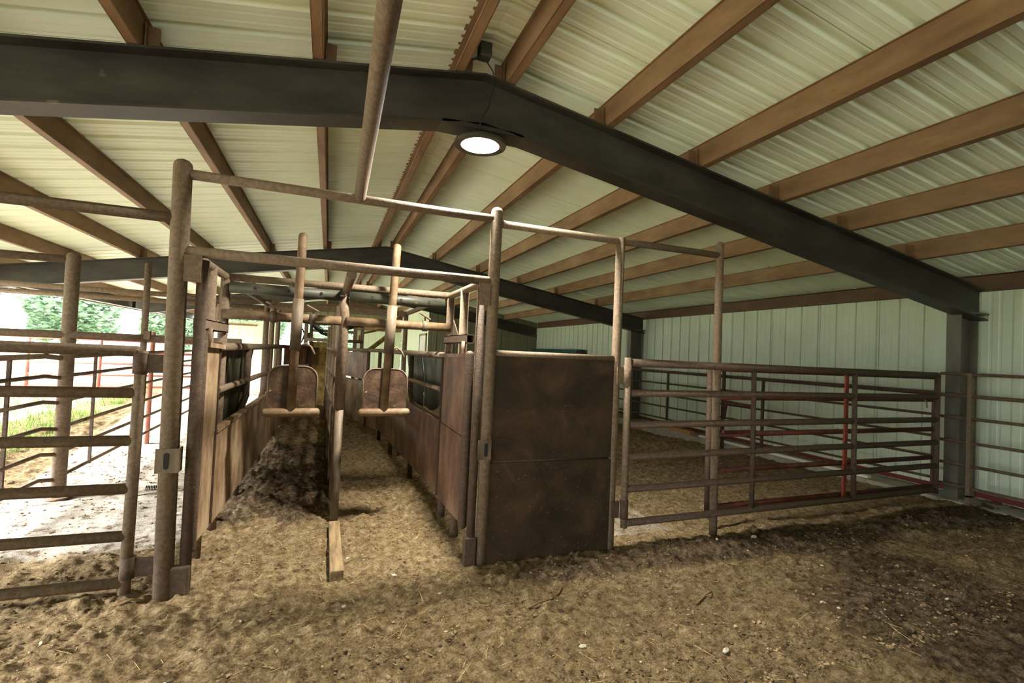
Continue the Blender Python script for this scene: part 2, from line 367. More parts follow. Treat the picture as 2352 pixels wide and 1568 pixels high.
structure('wall_rear_added', wall_y(Y0, XL, XR, -.1, lambda t: rz(t) + .2, -1), PANEL_D)  # added wall behind the camera, blocks daylight so the panel front stays dark
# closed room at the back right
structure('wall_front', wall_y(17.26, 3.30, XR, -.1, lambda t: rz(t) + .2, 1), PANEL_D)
structure('wall_side', wall_x('wall_side', 3.30, 17.3, 24.1, -.1, lambda t: rz(3.3) + .2, PANEL, 1), PANEL)
# far end wall: left piece, right piece and the gable above the opening
structure('wall_back', wall_y(24.2, -4.9, -2.15, -.1, lambda t: 2.42, 1), PANEL)
structure('wall_end', wall_y(24.2, 1.15, 3.3, -.1, lambda t: 2.55, 1), PANEL)
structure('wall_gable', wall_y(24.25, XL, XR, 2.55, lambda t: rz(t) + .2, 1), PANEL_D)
dw = MB()
dw.box(3.262, 3.295, 17.62, 18.75, .05, 2.03); d = structure('door_1', dw, WHITE)
mesh_object('door_frame', MB().box(3.25, 3.30, 17.52, 17.60, 0, 2.1).box(3.25, 3.30, 18.77, 18.85, 0, 2.1).box(3.25, 3.30, 17.52, 18.85, 2.05, 2.12), PANEL_D, d)

# ------------------------------------------------------------------ steel frames, purlins
def i_beam(mb, p0, p1, depth, fw, tw=.012, tf=.016, side=(0, 1, 0), down=None):
    """I-section whose top line runs p0-p1; web vertical in plane, flanges of width fw along `side`"""
    p0, p1, sd = Vector(p0), Vector(p1), Vector(side)
    dn = Vector(down) if down else Vector((0, 0, -1))
    for (a, b, w) in ((0, tf, fw), (tf, depth - tf, tw), (depth - tf, depth, fw)):
        vs = []
        for p in (p0, p1):
            for u, v in ((-w / 2, a), (w / 2, a), (w / 2, b), (-w / 2, b)): vs.append(p + sd * u + dn * v)
        mb.add(vs, [(0, 3, 2, 1), (4, 5, 6, 7), (0, 1, 5, 4), (1, 2, 6, 5), (2, 3, 7, 6), (3, 0, 4, 7)])
    return mb
XH = -5.30
frame_labels = {
    3.58: 'nearest black steel rafter crossing above the pipe alley with the lamp under its peak',
    10.42: 'second black steel rafter seen beyond the pipe alley frame',
    17.26: 'third steel rafter standing over the dark ribbed room front',
    24.10: 'farthest rafter at the open end wall of the barn'}
for fy in FRAMES:
    t = thing('roof_rafter', frame_labels[fy], 'beam', (RIDGE_X, fy, 0), 'steel rafters across the barn')
    if fy < 20 and fy > -4:
        for sx, xe in ((1, XR - .05), (-1, XH + .1)):
            mesh_object('beam_half', i_beam(MB(), (RIDGE_X, fy, RIDGE_Z), (xe, fy, rz(xe)), .375, .19), BEAM, t)
        mesh_object('ridge_plate', MB().bar((RIDGE_X - .32, fy, RIDGE_Z - .415), (RIDGE_X + .32, fy, RIDGE_Z - .415), .19, .03)
                    .prism([(-.3, -.395), (.3, -.395), (.32, -.42), (0, -.36), (-.32, -.42)], (RIDGE_X, fy - .008, RIDGE_Z), (1, 0, 0), (0, 0, 1), (0, 1, 0), .016), BEAM, t)
        mesh_object('column', i_beam(MB(), (7.10, fy + .07, -.25), (7.10, fy + .07, 2.30), .34, .15, down=(1, 0, 0)).box(7.08, 7.46, fy - .1, fy + .1, 2.24, 2.262), COLUMN, t)
    else:
        for sx, xe in ((1, XR - .05), (-1, XH + .1)):
            mesh_object('beam_half', i_beam(MB(), (RIDGE_X, fy, RIDGE_Z), (xe, fy, rz(xe)), .30, .15), EAVE, t)
        mesh_object('column', i_beam(MB(), (7.10, fy + .07, -.25), (7.10, fy + .07, 2.30), .34, .15, down=(1, 0, 0)), COLUMN, t)
        mesh_object('column', i_beam(MB(), (XH - .1, fy, -.1), (XH - .1, fy, 2.35), .2, .19, down=(1, 0, 0)), COLUMN, t)
# longitudinal header on the open left side
t = thing('eave_header', 'long grey steel header beam along the open left side under the eave', 'beam', (XH, 9, 2.4))
mesh_object('beam', i_beam(MB(), (XH - .1, -4.5, 2.64), (XH - .1, 24.0, 2.64), .29, .16, side=(1, 0, 0)), BEAM, t)
mesh_object('stub_post', B(XH - .16, XH - .04, 17.2, 17.32, 2.36, 2.62), BEAM, t)
# purlins: C/Z sections on top of the rafters
PX = [(-5.2, 'L'), (-4.2, 'L'), (-3.19, 'L'), (-2.17, 'L'), (-1.15, 'L'), (-.13, 'L'), (.84, 'L'), (1.18, 'R'), (2.07, 'R'), (3.06, 'R'), (4.04, 'R'), (5.0, 'R'), (6.1, 'R')]
plab = {-5.2: 'red-brown roof purlin nearest the open left eave', -4.2: 'second roof purlin in from the open left eave', -3.19: 'third roof purlin in from the left eave, above the left pipe gate',
    -2.17: 'roof purlin running above the left pipe gate, fourth from the left eave', -1.15: 'roof purlin just left of the tallest left post of the pipe frame', -.13: 'red roof purlin seen almost end on, left of the sloping overhead pipe',
    .84: 'left one of the two close purlins at the roof ridge', 1.18: 'right one of the two close purlins at the roof ridge', 2.07: 'first brown purlin right of the ridge pair', 3.06: 'second brown purlin right of the ridge pair',
    4.04: 'third brown purlin right of the ridge pair', 5.0: 'fourth brown purlin right of the ridge pair', 6.1: 'lowest brown purlin above the right wall, fifth from the ridge pair'}
for x, s in PX:
    z = rz(x); sg = 1 if s == 'R' else -1
    t = thing('roof_purlin', plab[x], 'purlin', (x, 10, z), 'purlins under the roof sheets')
    mb = MB(); y0, y1 = Y0 + .02, 24.2
    if x > 3.4: y1 = 17.2
    mb.box(x - .0015 * 2, x + .003, y0, y1, z + .002, z + .200)                # web
    mb.box(min(x, x + sg * .065), max(x, x + sg * .065), y0, y1, z + .002, z + .006)   # bottom flange
    mb.box(min(x - sg * .018, x + sg * .06), max(x - sg * .018, x + sg * .06), y0, y1, z + .198, z + .204)  # top flange
    mb.box(x + sg * .065 - .002, x + sg * .065 + .002, y0, y1, z + .002, z + .02)
    mesh_object('web', mb, PURLIN, t)
    for fy in (3.58, 10.42, 17.26):
        if fy > y1: continue
        mesh_object('clip', MB().box(min(x - sg * .02, x - sg * .012), max(x - sg * .02, x - sg * .012), fy - .05, fy + .12, z, z + .17).box(min(x, x - sg * .08), max(x, x - sg * .08), fy - .008, fy + .002, z, z + .17), PURLIN, t)
t = thing('eave_strut', 'dark brown eave strut along the top of the right wall', 'beam', (7.4, 8, 2.6))
mesh_object('channel', MB().box(XR - .012, XR - .006, Y0, 17.2, 2.535, 2.735).box(XR - .09, XR - .006, Y0, 17.2, 2.535, 2.541).box(XR - .09, XR - .006, Y0, 17.2, 2.73, 2.736).box(XR - .094, XR - .088, Y0, 17.2, 2.535, 2.56), EAVE, t)
t = thing('eave_trim', 'orange-brown channel along the open left eave edge', 'beam', (XL, 8, 2.5))
mesh_object('channel', MB().box(XL, XL + .006, Y0, 24, 2.38, 2.66).box(XL, XL + .07, Y0, 24, 2.38, 2.386).box(XL, XL + .07, Y0, 24, 2.65, 2.656), PURLIN, t)
# far end details
t = thing('wall_girt', 'orange-brown girt and post in front of the bright far left siding', 'beam', (-3.4, 24.1, 2.2))
mesh_object('girt', MB().box(-4.8, -3.0, 24.1, 24.17, 2.22, 2.29), PURLIN, t)
mesh_object('post', MB().box(-2.75, -2.6, 24.05, 24.18, 0, 2.4), PURLIN, t)
t = thing('door_post', 'brown steel door post beside the pale far right siding', 'post', (1.2, 24.1, 0))
mesh_object('post', MB().box(1.08, 1.2, 24.0, 24.15, -.1, 2.4), PURLIN, t)
mesh_object('header', MB().box(1.2, 3.28, 24.05, 24.15, 2.3, 2.55), PURLIN, t)

# ------------------------------------------------------------------ the lamp
LX, LY, LZ = 1.00, 3.54, 3.085
t = thing('high_bay_lamp', 'round lit high-bay lamp hanging under the roof peak', 'lamp', (LX, LY, LZ))
mb = MB(); seg = 40
prof = [(.195, 0), (.198, .012), (.19, .03), (.15, .045), (.10, .055), (.09, .08), (.06, .085), (.0, .085)]
vs = [(LX + r * math.cos(2 * PI * k / seg), LY + r * math.sin(2 * PI * k / seg), LZ + z) for r, z in prof for k in range(seg)]
mb.add(vs, [(i * seg + k, i * seg + (k + 1) % seg, (i + 1) * seg + (k + 1) % seg, (i + 1) * seg + k) for i in range(len(prof) - 1) for k in range(seg)], True)
mb.add([(LX + r * math.cos(2 * PI * k / seg), LY + r * math.sin(2 * PI * k / seg), LZ) for r in (.145, .195) for k in range(seg)],
       [(k, (k + 1) % seg, seg + (k + 1) % seg, seg + k) for k in range(seg)])
mesh_object('housing', mb, GALV, t)
mesh_object('diffuser', MB().add([(LX + .146 * math.cos(2 * PI * k / seg), LY + .146 * math.sin(2 * PI * k / seg), LZ + .003) for k in range(seg)], [tuple(reversed(range(seg)))]), LAMP, t)
mesh_object('cord', T([(LX - .02, LY - .05, LZ + .075), (LX - .03, 3.46, 3.24), (LX + .03, 3.46, 3.36), (LX + .06, 3.46, 3.5), (LX + .05, 3.45, 3.62), (.96, 3.40, 3.68)], .005, 8), BLACK, t)
mesh_object('hook', T([(LX, LY, LZ + .08), (LX, LY, LZ + .125)], .008, 8), WORN, t)
jb = thing('junction_box', 'small grey electrical box on the ridge purlin above the lamp', 'electrical box', (.955, 3.36, 3.65))
mesh_object('box', MB().box(.91, 1.0, 3.33, 3.42, 3.655, 3.76), GALV, jb, .008)
mesh_object('conduit', T([(.93, 3.4, 3.67), (.80, 3.45, 3.64), (.78, 3.6, 3.64)], .009, 8), GALV, jb)
def area_lamp():
    l = bpy.data.lights.new('high_bay_light', 'AREA'); l.shape = 'DISK'; l.size = .29; l.energy = 180; l.color = (1.0, .95, .82); l.spread = math.radians(150)
    o = bpy.data.objects.new('high_bay_light', l); COL.objects.link(o); o.location = (LX, LY, LZ - .006)
area_lamp()

# ------------------------------------------------------------------ front pipe frame
YF = 3.40
ff = thing('alley_front_frame', 'tall dusty pipe frame with sheeted panel across the front of the twin alley', 'pipe frame', (.12, YF, 0))
R1, R2, RR = .050, .043, .031
def P(name, mb, m=PIPE, par=ff, bevel=0): return mesh_object(name, mb, m, par, bevel)
P('post', T([(-.835, YF, -.1), (-.865, YF, 2.55)], R1, 18, dome1=True))
P('post', T([(1.105, YF, -.1), (1.115, YF, 2.56)], R2, 18, dome1=True))
P('post', T([(2.185, YF, -.1), (2.185, YF, 1.36), (2.185, YF, 2.50)], .037, 16))
P('post', T([(3.245, YF, -.1), (3.215, YF, 2.57)], .034, 16, dome1=True))
P('top_rail', xpipe(-.86, 1.11, YF, 2.505, .030)); P('top_rail', xpipe(1.11, 3.2, YF, 2.475, .028))
P('crossbar', xpipe(-.85, 1.10, YF, 2.045, .032))
P('overhead_pipe', T([(.145, YF, 2.515), (.092, -.6, 2.62)], .037, 18))
P('side_rail', xpipe(-4.4, -.88, YF, 2.235, .032))
P('panel_rail', xpipe(1.13, 2.16, YF, 1.515, .026))
P('panel_rail', xpipe(1.13, 2.16, YF + .02, .725, .028), PIPE_D)
P('side_panel', B(1.13, 2.16, YF - .022, YF - .014, .73, 1.50), SHEET)
P('side_panel', B(1.12, 2.165, YF - .026, YF - .018, -.06, .715), SHEET)
lpa = P('latch_plate', MB().prism([(-.055, -.07), (.055, -.07), (.055, .07), (-.055, .07)], (-.845, YF - R1 - .008, .81), (1, 0, 0), (0, 0, 1), (0, 1, 0), .008).box(-.79, -.782, YF - .058, YF + .02, .74, .88), WORN)
lpb = P('latch_plate', MB().prism([(-.05, -.07), (.05, -.07), (.05, .07), (-.05, .07)], (1.085, YF - R2 - .008, .82), (1, 0, 0), (0, 0, 1), (0, 1, 0), .008), WORN)
def slot(x, y, z, par):
    pts = [(.013 * math.cos(a), .035 * (1 if math.sin(a) >= 0 else -1) + .013 * math.sin(a)) for a in [k * PI / 8 for k in range(17)]][:-1]
    return P('latch_slot', MB().prism(pts, (x, y, z), (1, 0, 0), (0, 0, 1), (0, -1, 0), .003), BLACK)
slot(-.845, YF - R1 - .0085, .81, lpa); slot(1.095, YF - R2 - .0085, .82, lpb)
for x in (-.735, 1.03):
    P('hinge_pipe', vpipe(x, YF + .02, .02, 2.0, .032, False), PIPE_D)
P('gusset_plate', B(-.83, -.73, YF - .035, YF - .027, 1.86, 2.02), PIPE); P('gusset_plate', B(.99, 1.075, YF - .045, YF - .037, 1.86, 2.02), PIPE)
P('base_plate', B(-.81, -.705, YF - .03, YF + .03, -.05, .18), PIPE_D, ff, .012); P('base_plate', B(.975, 1.06, YF - .035, YF + .03, -.05, .19), PIPE_D, ff, .006)
# hinge ears for gates
P('hinge_ear', B(2.17, 2.235, YF - .052, YF - .042, 1.315, 1.45), PIPE); P('hinge_ear', B(2.165, 2.235, YF - .052, YF - .042, .25, .38), PIPE_D)

# left gate
lg = thing('pipe_gate', 'left rusty pipe gate of six thick rails strapped to the tallest post', 'gate', (-1.05, 3.45, 0))
YL = 3.47
P('end_post', T([(-1.045, YL, .02), (-1.03, YL, 1.44)], .031, 16), PIPE, lg)
for z in (1.435, 1.19, .91, .63, .355, .085):
    P('rail', xpipe(-4.3, -1.05, YL, z, .031 if z < 1.4 else .033), PIPE, lg)
P('stile', vpipe(-4.3, YL, .03, 1.46, .03), PIPE, lg); P('stile', vpipe(-2.75, YL, .06, 1.42, .022, False), PIPE, lg)
for z in (1.365, .17):
    P('hinge_strap', MB().tube([(-1.035, YL, z - .062), (-1.035, YL, z + .062)], .038, 16).box(-1.02, -.86, YL - .012, YL - .002, z - .055, z + .055), PIPE_D, lg)
# spring and chain link
sp = thing('gate_spring', 'thin coil spring hooked between left gate and post', 'spring', (-.97, 3.7, .45))
pts = [(-1.0 + .10 * k / 120, 3.58 + .014 * math.cos(k * 2 * PI / 10), .60 + .014 * math.sin(k * 2 * PI / 10)) for k in range(121)]
mesh_object('coil', T(pts, .0022, 6), WORN, sp)
mesh_object('link', T([(-.90, 3.58, .60)] + [(-.88 + .022 * math.cos(a), 3.58, .60 + .012 * math.sin(a)) for a in [PI - k * PI / 5 for k in range(11)]] + [(-.84, 3.56, .60)], .0035, 6), WORN, sp)

# main gate on the right
mg = thing('pipe_gate', 'long brown pipe gate hung right of the sheeted panel', 'gate', (2.27, 3.36, 0))
YG = 3.345
P('hinge_post', T([(2.28, YG, .17), (2.262, YG, 1.53)], .028, 16), PIPE, mg)
P('hinge_collar', T([(2.263, YG, 1.30), (2.262, YG, 1.47)], .034, 16), PIPE, mg); P('hinge_collar', T([(2.278, YG, .24), (2.277, YG, .39)], .034, 16), PIPE_D, mg)
for z in (1.49, 1.245, .99, .735, .475, .205):
    P('rail', T([(2.29, YG, z), (6.45, YG + .12, z)], .030 if z < 1.4 else .034), PIPE_D, mg)
P('stile', T([(3.66, YG + .035, .21), (3.64, YG + .035, 1.48)], .022), PIPE_D, mg); P('stile', T([(5.05, YG + .07, .21), (5.03, YG + .07, 1.48)], .024), PIPE_D, mg)
P('latch_post', T([(6.47, YG + .12, .16), (6.47, YG + .12, 1.5)], .028), PIPE_D, mg)
P('latch_hook', T([(6.15, YG + .07, 1.22), (6.16, YG + .05, 1.18), (6.16, YG + .05, 1.13)], .008, 8), WORN, mg)
# red gate behind it
rg = thing('pipe_gate', 'red-brown pipe gate standing just behind the long brown gate', 'gate', (3.38, 3.62, 0))
YR = 3.62
P('end_post', T([(3.38, YR, .08), (3.36, YR, 1.48)], .030), PIPE_D, rg)
for z, r in ((1.46, .022), (1.195, .026), (.845, .026), (.51, .026), (.17, .028)):
    P('rail', T([(3.39, YR, z), (6.85, YR + .06, z)], r), PIPE_R, rg)
P('stile', B(5.17, 5.215, YR - .02, YR, .16, 1.46), ORANGE, rg)
P('hinge_post', T([(6.86, YR + .06, .12), (6.86, YR + .06, 1.48)], .027), ORANGE, rg)
P('latch_bar', B(3.5, 3.9, YR - .05, YR - .02, .86, .89), PIPE_R, rg)

# panels along the right wall
fp = thing('rail_fence', 'low pipe fence running along the far right wall behind the gates', 'fence', (7.02, 9, 0))
for z, r in ((1.27, .03), (1.01, .017), (.75, .017), (.50, .017), (.24, .017)):
    P('rail', ypipe(7.0, 3.75, 14.5, z, r), PIPE_D, fp)
for y in (3.78, 6.3, 8.8, 10.1, 12.3, 14.4):
    P('stile', B(6.98, 7.02, y - .018, y + .018, .1 if y < 9 else .15, 1.27), PIPE_D, fp)
fn = thing('rail_fence', 'nearest light pipe fence panel in front of the right column', 'fence', (7.02, 2, 0))
for z, r in ((1.515, .018), (1.26, .022), (1.0, .018), (.72, .018), (.455, .018), (.2, .018)):
    P('rail', ypipe(7.0, -.5, 3.72, z, r), PIPE, fn)
for y in (3.42, .4): P('stile', B(6.97, 7.03, y - .02, y + .02, .1, 1.53), PIPE, fn)
P('leg', B(6.97, 7.03, 3.40, 3.44, .0, .12), PIPE, fn)
wp = thing('short_post', 'lumpy dark post with a rusty latch lever by the wall fence', 'post', (6.9, 7.1, 0))
P('post', T([(6.93, 7.12, -.1), (6.93, 7.12, 1.5)], .034, dome1=True), PIPE_D, wp)
P('lever', MB().bar((6.85, 7.0, .82), (6.85, 6.4, .80), .04, .05).bar((6.85, 6.95, .8), (6.85, 7.0, .5), .03, .03), PIPE_R, wp)
# teal sheet on the wall, bucket, lumber
tl = thing('feed_trough', 'long dark teal metal trough on the right wall by the far corner', 'trough', (7.3, 15, 1.6))
P('shell', MB().box(7.2, 7.46, 13.4, 17.0, 1.48, 1.50).box(7.2, 7.22, 13.4, 17.0, 1.48, 1.74).box(7.2, 7.46, 13.4, 13.42, 1.48, 1.74).box(7.44, 7.46, 13.4, 17.0, 1.48, 1.74), TEAL, tl)
P('end_bracket', B(7.2, 7.47, 13.30, 13.38, .9, 1.72), BEAM, tl); P('leg', B(7.24, 7.32, 16.0, 16.08, 0, 1.48), BEAM, tl)
bk = thing('bucket', 'small white bucket on the curb beside the far right column', 'bucket', (7.25, 11.3, .01))
mb = MB(); seg = 20
pr_ = [(.10, .012), (.13, .30), (.14, .30), (.14, .33), (.125, .33), (.095, .03)]
mb.add([(7.25 + r * math.cos(2 * PI * k / seg), 11.3 + r * math.sin(2 * PI * k / seg), z) for r, z in pr_ for k in range(seg)],
       [(i * seg + k, i * seg + (k + 1) % seg, (i + 1) * seg + (k + 1) % seg, (i + 1) * seg + k) for i in range(len(pr_) - 1) for k in range(seg)] + [tuple(reversed(range(seg)))], True)
P('tub', mb, WHITE, bk); P('handle', T([(7.25 + .135 * math.cos(a), 11.3, .31 + .10 * math.sin(a)) for a in [k * PI / 10 for k in range(11)]], .004, 6), WORN, bk)
tag(mesh_object('lumber_board', MB().bar((7.10, 8.1, .05), (7.06, 9.6, .05), .12, .075), PINE), 'orange pine board lying on the concrete curb by the wall', 'board')
tag(mesh_object('lumber_board', MB().bar((7.12, 4.6, .03), (7.12, 7.9, .03), .07, .035), WHITE), 'long pale board lying on the curb under the wall fence', 'board')
tag(mesh_object('metal_scrap', MB().bar((6.85, 3.95, ground(6.85, 3.95) + .01), (6.72, 4.12, ground(6.72, 4.12) + .015), .06, .02), GALV, None, .006), 'small bluish metal scrap in the soil by the curb', 'scrap')

# ------------------------------------------------------------------ alley frame behind (two rings), sides, divider
af = thing('overhead_rack', 'pipe framework of posts and overhead bars over the twin alley', 'pipe frame', (.12, 5.5, 0))
XA, XB, ZT = -.80, 1.05, 2.035
for x in (XA, XB):
    P('top_side_rail', ypipe(x, YF + .03, 7.3, ZT, .030), PIPE, af)
    for y in (3.97, 4.47, 7.3):
        P('post', T([(x, y, -.1), (x, y, ZT)], .036 if y < 7 else .033, 16), PIPE, af)
P('crossbar', xpipe(XA, XB, 4.47, ZT, .030), PIPE, af); P('crossbar', MB().box(XA, XB, 7.26, 7.34, 1.99, 2.07), PIPE, af)
P('center_stub', ypipe(.12, YF, 4.42, 2.0, .034), PIPE, af)
for (a, b) in ((XA + .04, .07), (.15, XB - .07)):
    at = P('adjuster_tube', xpipe(a, b, 4.43, 1.95, .045), GALV, af)
    n = 3
    for k in range(n):
        xx = a + (b - a) * (.22 + .30 * k)
        P('pin_hole', MB().tube([(xx, 4.3842, 1.952), (xx, 4.394, 1.952)], .0125, 14), BLACK, at)
for (a, b) in ((XA, .09), (.13, XB)):
    P('slide_bar', xpipe(a, b, 4.44, 1.735, .039), RUSTBAR, af)
    m_ = (a + b) / 2
    for xx in (m_ - .08, m_ + .22):
        sc_ = P('stop_collar', MB().tube([(xx - .022, 4.44, 1.735), (xx + .022, 4.44, 1.735)], .048, 16), WORN, af)
        P('wing_bolt', MB().tube([(xx, 4.44, 1.775), (xx, 4.44, 1.815)], .008, 8).bar((xx - .055, 4.40, 1.85), (xx + .045, 4.44, 1.80), .03, .010), PIPE, sc_)
for x, s in ((XA + .01, 1), (XB - .02, -1)):
    # square pivot tube from second post forward, with its gusset and pin
    P('pivot_tube', MB().box(x - .035, x + .035, 3.66, 4.44, 1.585, 1.592).box(x - .035, x + .035, 3.66, 4.44, 1.648, 1.655).box(x - .035, x - .028, 3.66, 4.44, 1.585, 1.655).box(x + .028, x + .035, 3.66, 4.44, 1.585, 1.655), PIPE, af)
    P('gusset', MB().prism([(0, 0), (.2, 0), (.2, .14)], (x - .01, 4.02, 1.655), (0, 1, 0), (0, 0, 1), (1, 0, 0), .008), PIPE, af)

def paddle(x, lean, label, turn):
    y = 4.30
    t = thing('head_paddle', label, 'gate paddle', (x, y, 1.0), 'head gate paddles')
    top = Vector((x + lean, y, 2.40)); bot = Vector((x - lean * .3, y, .99))
    f = lambda z: bot.lerp(top, (z - bot.z) / (top.z - bot.z))
    P('lever_pipe', T([f(.98), f(2.40)], .034, 16, dome1=True), RUSTBAR, t)
    P('sleeve', T([f(1.47), f(1.885)], .043, 16), WORN, t)
    c = f(1.15)
    w, hh, r = .185, .19, .10
    pts = [(-w, -hh)] + [(-w + r - r * math.cos(a), hh - r + r * math.sin(a)) for a in [k * PI / 12 for k in range(7)]] + [(w - r + r * math.sin(a), hh - r + r * math.cos(a)) for a in [k * PI / 12 for k in range(7)]] + [(w, -hh)]
    pp_ = P('paddle_plate', MB().prism(pts, (c.x, y + .012, c.z), (1, 0, 0), (0, 0, 1), (0, 1, 0), .006), PADDLE, t)
    rim = MB(); q = [Vector((c.x + u, y + .012, c.z + v)) for u, v in pts]
    rim.tube(q, .006, 8); P('rim', rim, PIPE, pp_)
    P('foot_bar', T([(c.x - w - .005, y, .965), (c.x + w + .005, y, .97)], .034, 16, dome0=True, dome1=True), RUSTBAR, t)
    P('latch_handle', T([(x + .03, y + .05, 1.50), (x + .08, y + .06, 1.53), (x + .12, y + .06, 1.50), (x + .15, y + .06, 1.44)], .009, 8), PIPE, t)
paddle(-.255, .015, 'left swinging head paddle, rusty plate with foot bar on a lever pipe', 0)
paddle(.48, .035, 'right swinging head paddle, rusty plate with foot bar on a lever pipe', 0)

def leaf(x, s, m, label, y1):
    t = thing('swing_panel', label, 'panel', (x, 3.5, 0))
    P('edge_pipe', T([(x, 3.50, .24), (x, 3.50, 1.50)], .034, 16, dome0=True, dome1=True), PIPE_D, t)
    P('sheet', MB().prism([(3.52, .24), (y1, .20), (y1, .87), (3.52, .87)], (x - .005, 0, 0), (0, 1, 0), (0, 0, 1), (1, 0, 0), .010), m, t)
    P('sheet', MB().prism([(3.52, .875), (y1, .875), (y1, 1.475), (3.52, 1.50)], (x - .001, 0, 0), (0, 1, 0), (0, 0, 1), (1, 0, 0), .010), m, t)
    P('top_edge', MB().bar((x + .02 * s, 3.52, 1.49), (x + .02 * s, y1, 1.475), .05, .03), m, t)
    P('back_edge', B(x - .02, x + .02, y1 - .012, y1, .22, 1.47), PIPE_D, t)
    P('pivot_pin', T([(x - .0 * s, 3.70, 1.48), (x, 3.70, 1.60)], .016, 12), PIPE, t)
    for z in (1.32, .45): P('hinge', T([(x - .026 * s, y1 + .012, z - .08), (x - .026 * s, y1 + .012, z + .08)], .015, 12), WORN, t)
leaf(-.735, 1, SHEET_L, 'tall tan sheeted swing panel at the mouth of the left alley', 4.0)
leaf(.985, -1, SHEET_R, 'tall red-brown sheeted swing panel at the mouth of the right alley', 4.36)

def side(x0, x1, ya, yb, m, label, outer, posts, zb=(.2, .2)):
    """alley side wall: rails, posts and lower sheet from (x0, ya) to (x1, yb)"""
    t = thing('sheeted_fence', label, 'alley wall', (x0, ya, 0))
    L = lambda y: x0 + (x1 - x0) * (y - ya) / (yb - ya)
    P('top_rail', T([(x0, ya, 1.475), (x1, yb, 1.47)], .032), PIPE, t)
    P('middle_rail', T([(x0, ya, 1.16), (x1, yb, 1.14)], .026), PIPE, t)
    dx, dy = x1 - x0, yb - ya; ln = math.hypot(dx, dy); ux = (dx / ln, dy / ln, 0); nx = (dy / ln, -dx / ln, 0)
    P('lower_sheet', MB().prism([(0, zb[0]), (ln, zb[1]), (ln, .86), (0, .86)], (x0, ya, 0), ux, (0, 0, 1), nx, .008), m, t)
    P('sill', MB().bar((x0, ya, .872), (x1, yb, .872), .05, .028), m, t)
    for y in posts:
        P('post', T([(L(y) + outer * .048, y, -.15), (L(y) + outer * .048, y, .86), (L(y) + outer * .004, y, 1.0), (L(y) + outer * .004, y, 1.47)], .030), PIPE_D, t)
    return t
side(-.735, -.68, 4.02, 8.2, SHEET_L, 'left side wall of the alley, tan sheet below open rails', -1, (5.3, 6.7, 8.15))
side(1.0, .82, 4.38, 8.6, SHEET_R, 'right side wall of the alley, reddish sheet below open rails', 1, (5.9, 7.35, 8.55), (.2, .16))
# narrowing panels at the back of both lanes
nl = thing('funnel_panel', 'rusty window panel narrowing the far end of the left alley', 'panel', (-.5, 9, 0))
P('lower_sheet', MB().prism([(0, .25), (1.75, .3), (1.75, .86), (0, .86)], (-.68, 8.2, 0), (.20, .98, 0), (0, 0, 1), (1, 0, 0), .008), SHEET_L, nl)
P('upper_sheet', MB().prism([(0, 1.15), (1.1, 1.15), (1.1, 1.47), (0, 1.47)], (-.72, 9.3, 0), (.5, .86, 0), (0, 0, 1), (1, 0, 0), .008), SHEET_R, nl)
P('top_rail', T([(-.68, 8.2, 1.47), (-.33, 9.9, 1.47)], .03), PIPE_R, nl)
P('sill', MB().bar((-.68, 8.2, .87), (-.33, 9.9, .87), .05, .03), PIPE, nl)
P('window_post', vpipe(-.33, 9.9, .1, 1.5, .03, False), PIPE_D, nl)
P('window_back', MB().prism([(0, 1.02), (.34, 1.02), (.34, 1.46), (0, 1.46)], (-.68, 9.95, 0), (1, 0, 0), (0, 0, 1), (0, 1, 0), .008), SHEET_R, nl)
nr = thing('funnel_panel', 'angled rusty panel closing the far end of the right alley', 'panel', (.7, 8, 0))
uv = Vector((-.52, 2.0, 0)); ln = uv.length; uv.normalize()
P('lower_sheet', MB().prism([(0, .12), (ln, .12), (ln, .86), (0, .86)], (.82, 8.6, 0), uv, (0, 0, 1), (1, .25, 0), .008), SHEET_L, nr)
P('upper_sheet', MB().prism([(.5, .93), (ln, .93), (ln, 1.42), (.5, 1.42)], (.82, 8.6, 0), uv, (0, 0, 1), (1, .25, 0), .008), SHEET_R, nr)
P('top_rail', T([(.82, 8.6, 1.47), (.30, 10.6, 1.45)], .032), PIPE, nr)
P('sill', MB().bar((.82, 8.6, .88), (.30, 10.6, .88), .05, .03), PIPE, nr)
P('window_post', vpipe(.68, 9.1, .1, 1.47, .03, False), PIPE_D, nr); P('window_post', vpipe(.32, 10.5, .0, 1.47, .035, False), PIPE_D, nr)

# divider between the lanes
dv = thing('divider_fence', 'slim pipe divider fence between the two alley lanes', 'fence', (.12, 6, 0))
D = lambda y: .12 - .028 * (y - 4.47)
P('front_post', T([(.115, 4.47, -.1), (.115, 4.47, .98)], .034, 16), WORN, dv)
P('front_post', T([(.115, 4.47, .98), (.115, 4.47, 1.8), (.10, 4.45, 1.95)], .040, 16), PIPE, dv)
ys = [4.95, 5.7, 6.6, 7.6, 8.8]
for i, y in enumerate(ys):
    P('post', T([(D(y), y, -.1), (D(y), y, 2.0 - .04 * i)], .026 if i else .034), PIPE, dv)
P('top_rail', T([(.12, 4.47, 1.475), (D(9.4), 9.4, 1.475)], .026), PIPE, dv)
P('middle_rail', T([(.12, 4.47, 1.19), (D(9.4), 9.4, 1.19)], .024), PIPE, dv)
P('middle_rail', T([(.12, 4.47, .87), (D(9.4), 9.4, .87)], .024), PIPE, dv)
P('low_rail', T([(.12, 4.47, .50), (D(9.4), 9.4, .50)], .022), PIPE, dv)
P('low_sheet', MB().prism([(0, .0), (4.2, .0), (4.2, .48), (0, .48)], (D(5.0), 5.0, 0), (-.028, 1, 0), (0, 0, 1), (1, 0, 0), .006), SHEET_L, dv)
P('gusset', MB().prism([(0, 0), (.13, 0), (0, -.2)], (.12, 4.5, 1.17), (0, 1, 0), (0, 0, 1), (1, 0, 0), .008), PIPE_D, dv)
